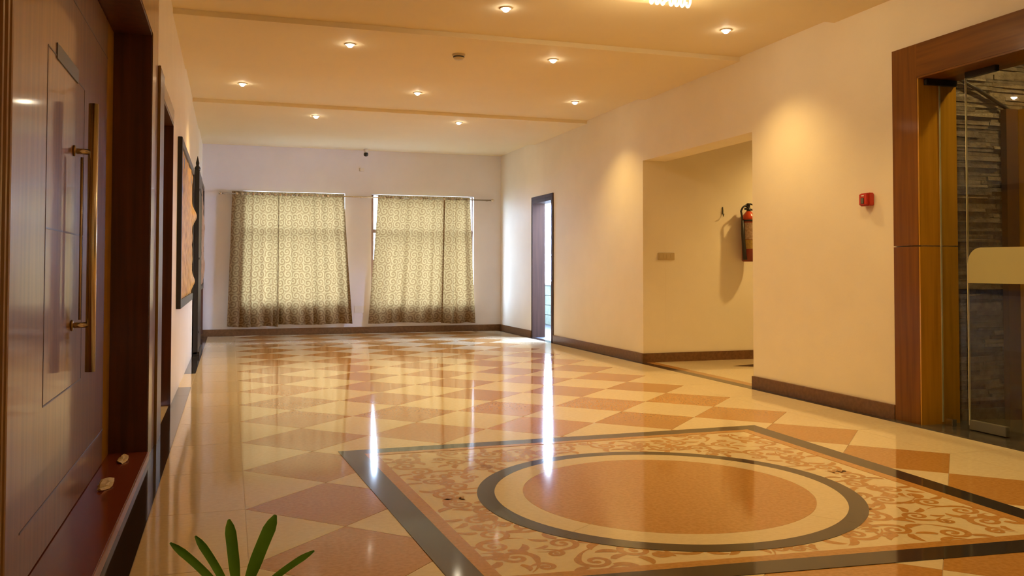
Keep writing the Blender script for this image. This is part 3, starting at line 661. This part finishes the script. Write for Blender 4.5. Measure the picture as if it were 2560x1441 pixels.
# ------------------------------------------------------------------ curtains and rod
YC = YF - 0.09
rod = thing('curtain_rod', 'thin grey curtain rod across the end wall', 'rod', (0, YC, 2.128))
rb = B(); tube(rb, [(-0.15, 0, 0.0), (4.08, 0, 0.0)], 0.011, 10); obj('rail', rb, M['steel'], rod, True)
for x in (-0.15, 4.08):
    obj('finial', lathe(B(), [(0.004, -0.03), (0.019, -0.018), (0.022, 0.0), (0.019, 0.018), (0.004, 0.03)], (x, 0, 0), 14, 'X'), M['steel'], rod, True)
for x in (-0.09, 1.95, 4.0):
    obj('bracket', boxes((x - 0.012, x + 0.012, -0.004, 0.09, -0.012, 0.004), bev=0.002), M['steel'], rod)
def panel(name, xt0, xt1, xb0, xb1, zt, zb_, seed, nf, parent, ybase=0.0):
    r = random.Random(seed); bm = B(); uvl = bm.loops.layers.uv.new('UVMap'); nx, nz = 150, 26
    ph = [r.uniform(0, 2 * PI) for _ in range(4)]
    grid = []; sarc = [0.0]; prev = None
    for i in range(nx + 1):
        s = i / nx; col = []
        for j in range(nz + 1):
            t = j / nz
            xt = xt0 + (xt1 - xt0) * s; xb = xb0 + (xb1 - xb0) * s
            x = xt + (xb - xt) * t ** 1.15; z = zt + (zb_ - zt) * t
            a = 0.015 + 0.013 * t
            y = a * math.sin(2 * PI * nf * s + 0.6 * math.sin(2 * PI * 2 * s + ph[0]) + ph[1] * 0) + 0.026 * (0.35 + t * 0.65) * math.sin(2 * PI * nf * 0.37 * s + ph[2] + 0.8 * t)
            x += 0.012 * (0.4 + t) * math.cos(2 * PI * nf * s + ph[3]) * 0.6
            edge = 0.006 * math.sin(9 * s + ph[3]) if j == nz else 0
            col.append(bm.verts.new((x, ybase + y, z + edge)))
        grid.append(col)
        if prev is not None: sarc.append(sarc[-1] + (col[nz // 2].co - prev[nz // 2].co).length)
        prev = col
    for i in range(nx):
        for j in range(nz):
            f_ = bm.faces.new((grid[i][j], grid[i][j + 1], grid[i + 1][j + 1], grid[i + 1][j]))
            for lp, (ii, jj) in zip(f_.loops, ((i, j), (i, j + 1), (i + 1, j + 1), (i + 1, j))): lp[uvl].uv = (sarc[ii] + seed * 0.37, grid[ii][jj].co.z)
    return obj(name, bm, M['curtain'], parent, True)
def curtain(label, panels, loc, eyes):
    c = thing('curtain', label, 'curtain', loc, 'curtains on the end wall')
    for p in panels: panel('panel', *p, parent=c)
    em = new_mesh('eyelet', lathe(B(), [(0.012, -0.003), (0.021, -0.003), (0.021, 0.003), (0.012, 0.003)], n=14, axis='Y'), M['steel'], True)
    for x in eyes: inst('eyelet', em, c, (x, -0.042, 2.128))
    return c
ZT, ZBT = 2.165, 0.135
curtain('wide tan curtain printed with scrolls, left of the pair', [(0.02, 0.70, -0.035, 0.70, ZT, ZBT, 1, 4.5, ), (0.69, 1.68, 0.69, 1.825, ZT, ZBT + 0.02, 2, 6.5, )], (0, YC, 0),
        [0.09 + 0.0785 * k for k in range(18)])
curtain('narrower tan curtain printed with scrolls, right of the pair', [(2.205, 3.28, 2.07, 3.235, ZT, ZBT + 0.02, 3, 5.5, ), (3.26, 3.70, 3.22, 3.785, ZT, ZBT, 4, 3, )], (0, YC, 0),
        [2.30, 2.44, 2.59, 2.74, 2.89, 3.04, 3.26, 3.41, 3.55, 3.66])

# ------------------------------------------------------------------ left wall art
def relief(y0, y1, z0, z1, x, amp, bumps, m, parent, seed):
    bm = B(); ny, nz = 60, 70; g = []
    r = random.Random(seed); ph = [r.uniform(0, 6.28) for _ in range(8)]
    for i in range(ny + 1):
        row = []
        for j in range(nz + 1):
            y = y0 + (y1 - y0) * i / ny; z = z0 + (z1 - z0) * j / nz
            d = 0.006 * (math.sin(9 * y + ph[0]) * math.sin(11 * z + ph[1]) + 0.6 * math.sin(23 * y + ph[2]) * math.sin(19 * z + ph[3]) + 0.4 * math.sin(41 * z + 13 * y + ph[4]))
            for (by, bz, sy, sz, k) in bumps: d += k * math.exp(-((y - by) / sy) ** 2 - ((z - bz) / sz) ** 2)
            if i in (0, ny) or j in (0, nz): d = 0
            row.append(bm.verts.new((x + max(-0.004, amp * d), y, z)))
        g.append(row)
    for i in range(ny):
        for j in range(nz): bm.faces.new((g[i][j], g[i + 1][j], g[i + 1][j + 1], g[i][j + 1]))
    return obj('relief_panel', bm, m, parent, True)
def framed(name, y0, y1, z0, z1, th_, fwid, label, bumps, m, seed):
    t = thing(name, label, 'artwork', (XL, 0, 0), None)
    X0 = 0.0
    obj('backing', boxes((X0 + 0.001, X0 + th_ * 0.55, y0 + fwid, y1 - fwid, z0 + fwid, z1 - fwid)), M['black'], t)
    for b in ((X0, th_, y0, y0 + fwid, z0, z1), (X0, th_, y1 - fwid, y1, z0, z1), (X0, th_, y0 + fwid, y1 - fwid, z1 - fwid, z1), (X0, th_, y0 + fwid, y1 - fwid, z0, z0 + fwid)):
        obj('frame_bar', boxes(b, bev=0.003), M['black'], t)
    relief(y0 + fwid, y1 - fwid, z0 + fwid, z1 - fwid, th_ * 0.6, 1.0, bumps, m, t, seed); return t
framed('wall_relief', 7.45, 9.85, 0.68, 2.06, 0.036, 0.07, 'large black framed gold relief on left wall beside the second door',
       [(9.45, 1.53, 0.22, 0.085, 0.052), (9.5, 0.87, 0.2, 0.07, 0.045), (8.6, 1.2, 0.7, 0.6, 0.016), (9.3, 1.2, 0.4, 0.3, 0.012), (8.9, 1.75, 0.3, 0.2, 0.01)], M['gold'], 1)
framed('wall_relief', 12.2, 13.62, 0.72, 2.2, 0.04, 0.06, 'black framed brown relief at far end of left wall beside the corner',
       [(13.0, 1.5, 0.35, 0.4, 0.035), (13.2, 1.0, 0.3, 0.2, 0.03)], M['bronze'], 2)
tp = thing('tall_panel', 'tall black carved panel standing against left wall between the two reliefs', 'panel', (XL + 0.008, 10.65, 0.0205))
bm = boxes((0.002, 0.055, 0.0, 1.05, 0.0, 2.12), bev=0.006); obj('panel_board', bm, M['black'], tp)
bm = lathe(B(), [(0.028, 2.12), (0.034, 2.15), (0.016, 2.18), (0.02, 2.21), (0.002, 2.29)], (0.03, 0.12, 0), 12); obj('finial', bm, M['black'], tp, True)
for z in (0.25, 1.1, 1.9): obj('raised_moulding', boxes((0.055, 0.062, 0.10, 0.95, z - 0.012, z + 0.012)), M['black'], tp)
obj('foot', boxes((0.002, 0.075, 0.0, 1.05, -0.0195, 0.03)), M['black'], tp)

# ------------------------------------------------------------------ right wall fixtures
fa = thing('fire_alarm', 'red square fire alarm call point on the right wall', 'alarm', (XR, 5.045, 1.49))
obj('back_box', boxes((-0.045, 0.0, -0.048, 0.048, -0.045, 0.045), bev=0.006), M['red'], fa)
obj('front_plate', boxes((-0.058, -0.045, -0.042, 0.042, -0.040, 0.040), bev=0.005), M['red'], fa)
obj('call_button', boxes((-0.062, -0.058, -0.012, 0.020, -0.030, 0.012), bev=0.002), M['sticker'], fa)
obj('indicator', boxes((-0.061, -0.058, -0.012, 0.012, 0.022, 0.030)), M['white'], fa)
# corridor wall: switch plate, hook, extinguisher
sp_ = thing('switch_plate', 'ivory switch plate on the corridor wall', 'switch', (4.52, AY1, 1.143))
obj('plate', boxes((-0.10, 0.10, -0.012, 0.0, -0.038, 0.038), bev=0.003), M['ivory'], sp_)
for k in range(4): obj('rocker', boxes((-0.085 + k * 0.044, -0.049 + k * 0.044, -0.017, -0.012, -0.024, 0.024), bev=0.002), M['ivory'], sp_)
hk = thing('wall_hook', 'small metal hook on corridor wall left of the extinguisher', 'hook', (5.224, AY1, 1.64))
hb = B(); tube(hb, [(0, -0.004, 0.06), (0, -0.012, 0.02), (0.0, -0.012, -0.02), (-0.006, -0.03, -0.045), (-0.012, -0.05, -0.02)], 0.005, 8); obj('hook', hb, M['sticker'], hk, True)
obj('hook_plate', boxes((-0.008, 0.008, -0.006, 0.0, -0.02, 0.055), bev=0.002), M['sticker'], hk)
ex = thing('fire_extinguisher', 'red fire extinguisher hung on the corridor wall', 'extinguisher', (5.492, AY1 - 0.105, 1.09))
R = 0.078
obj('cylinder', lathe(B(), [(R * 0.8, 0.0), (R, 0.012), (R, 0.115), (R, 0.455), (R * 0.98, 0.46)], n=28), M['extred'], ex, True)
obj('shoulder', lathe(B(), [(R * 0.98, 0.46), (R * 0.93, 0.49), (R * 0.72, 0.525), (R * 0.45, 0.55), (0.026, 0.56)], n=28), M['redpaint'], ex, True)
for nm, z0, z1, mm in (('label_sheet', 0.245, 0.43, 'label'), ('label_sheet', 0.14, 0.24, 'label2')):
    bm = B(); lo = []; hi = []
    for k in range(25):
        a = -PI * 0.93 + PI * 0.86 * k / 24; lo.append(bm.verts.new((1.008 * R * math.cos(a), 1.008 * R * math.sin(a), z0))); hi.append(bm.verts.new((1.008 * R * math.cos(a), 1.008 * R * math.sin(a), z1)))
    for k in range(24): bm.faces.new((lo[k], lo[k + 1], hi[k + 1], hi[k]))
    obj(nm, bm, M[mm], ex, True)
obj('retaining_strap', lathe(B(), [(R * 1.01, 0.445), (R * 1.03, 0.447), (R * 1.03, 0.463), (R * 1.01, 0.465)], n=28), M['rubber'], ex, True)
obj('valve', lathe(B(), [(0.024, 0.555), (0.024, 0.585), (0.017, 0.59), (0.017, 0.625), (0.022, 0.63), (0.020, 0.65)], n=16), M['rubber'], ex, True)
hb = B(); tube(hb, [(-0.05, 0, 0.585), (0.0, 0, 0.59), (0.06, 0, 0.575), (0.10, 0, 0.568)], 0.011, 8); obj('carry_handle', hb, M['rubber'], ex, True)
hb = B(); tube(hb, [(-0.045, 0, 0.612), (-0.02, 0, 0.638), (0.02, 0, 0.645), (0.06, 0, 0.632), (0.10, 0, 0.615)], 0.009, 8); obj('squeeze_lever', hb, M['rubber'], ex, True)
hb = B(); tube(hb, [(-0.01, 0, 0.60), (-0.045, -0.01, 0.625), (-0.085, -0.015, 0.60), (-0.108, -0.018, 0.56), (-0.100, -0.020, 0.51), (-0.092, -0.02, 0.45)], 0.011, 8); obj('hose', hb, M['rubber'], ex, True)
hb = B(); tube(hb, [(-0.092, -0.02, 0.455), (-0.088, -0.022, 0.30), (-0.076, -0.03, 0.10), (-0.070, -0.034, 0.02)], [0.014, 0.019, 0.023, 0.025], 12); obj('discharge_horn', hb, M['rubber'], ex, True)
obj('wall_bracket', boxes((-0.03, 0.03, R * 0.7, 0.105, 0.40, 0.52), bev=0.003), M['rubber'], ex)

# ------------------------------------------------------------------ palm in the foreground
pt = thing('potted_palm', 'green fan palm leaf poking up at bottom left in the foreground', 'plant', (0.03, 1.72, 0.0))
obj('pot', lathe(B(), [(0.06, 0.0), (0.065, 0.01), (0.088, 0.14), (0.096, 0.142), (0.096, 0.162), (0.086, 0.162), (0.082, 0.14)], n=28), M['pot'], pt, True)
obj('soil', lathe(B(), [(0.082, 0.135), (0.081, 0.142), (0.002, 0.146)], n=24), M['soil'], pt, True)
hub = Vector((-0.008, 0.08, 0.335))
sb = B(); tube(sb, [(0, 0, 0.14), (0.0, 0.02, 0.22), (hub.x, 0.07, 0.30), (hub.x, hub.y, hub.z)], [0.007, 0.006, 0.005, 0.004], 8); obj('stem', sb, M['leafg'], pt, True)
tips = [(-0.133, 0.077, 0.480, 0.0075), (-0.088, 0.079, 0.488, 0.0075), (-0.027, 0.08, 0.514, 0.0105), (0.060, 0.078, 0.516, 0.0125), (0.135, 0.075, 0.440, 0.0065), (-0.14, 0.06, 0.40, 0.009), (0.10, 0.16, 0.35, 0.01)]
for tx, ty, tz, w in tips:
    tip_ = Vector((tx, ty, tz)); d_ = tip_ - hub; side = d_.cross(Vector((0, -1, 0.15))).normalized(); nrm_ = side.cross(d_).normalized()
    bm = B(); L_, Mi, R_ = [], [], []
    for k in range(13):
        t = k / 12; p = hub + d_ * t + nrm_ * 0.012 * math.sin(PI * t) + Vector((0, 0, 0.012 * math.sin(PI * t)))
        ww = w * (0.30 + 0.70 * min(1, t / 0.45)) * (1.0 if t < 0.86 else max(0.25, 1 - ((t - 0.86) / 0.14) ** 1.6))
        L_.append(bm.verts.new(p + side * ww + nrm_ * 0.002)); Mi.append(bm.verts.new(p - nrm_ * 0.0015)); R_.append(bm.verts.new(p - side * ww + nrm_ * 0.002))
    for k in range(12):
        bm.faces.new((L_[k], L_[k + 1], Mi[k + 1], Mi[k])); bm.faces.new((Mi[k], Mi[k + 1], R_[k + 1], R_[k]))
    obj('leaflet', bm, M['leafg'], pt, True)
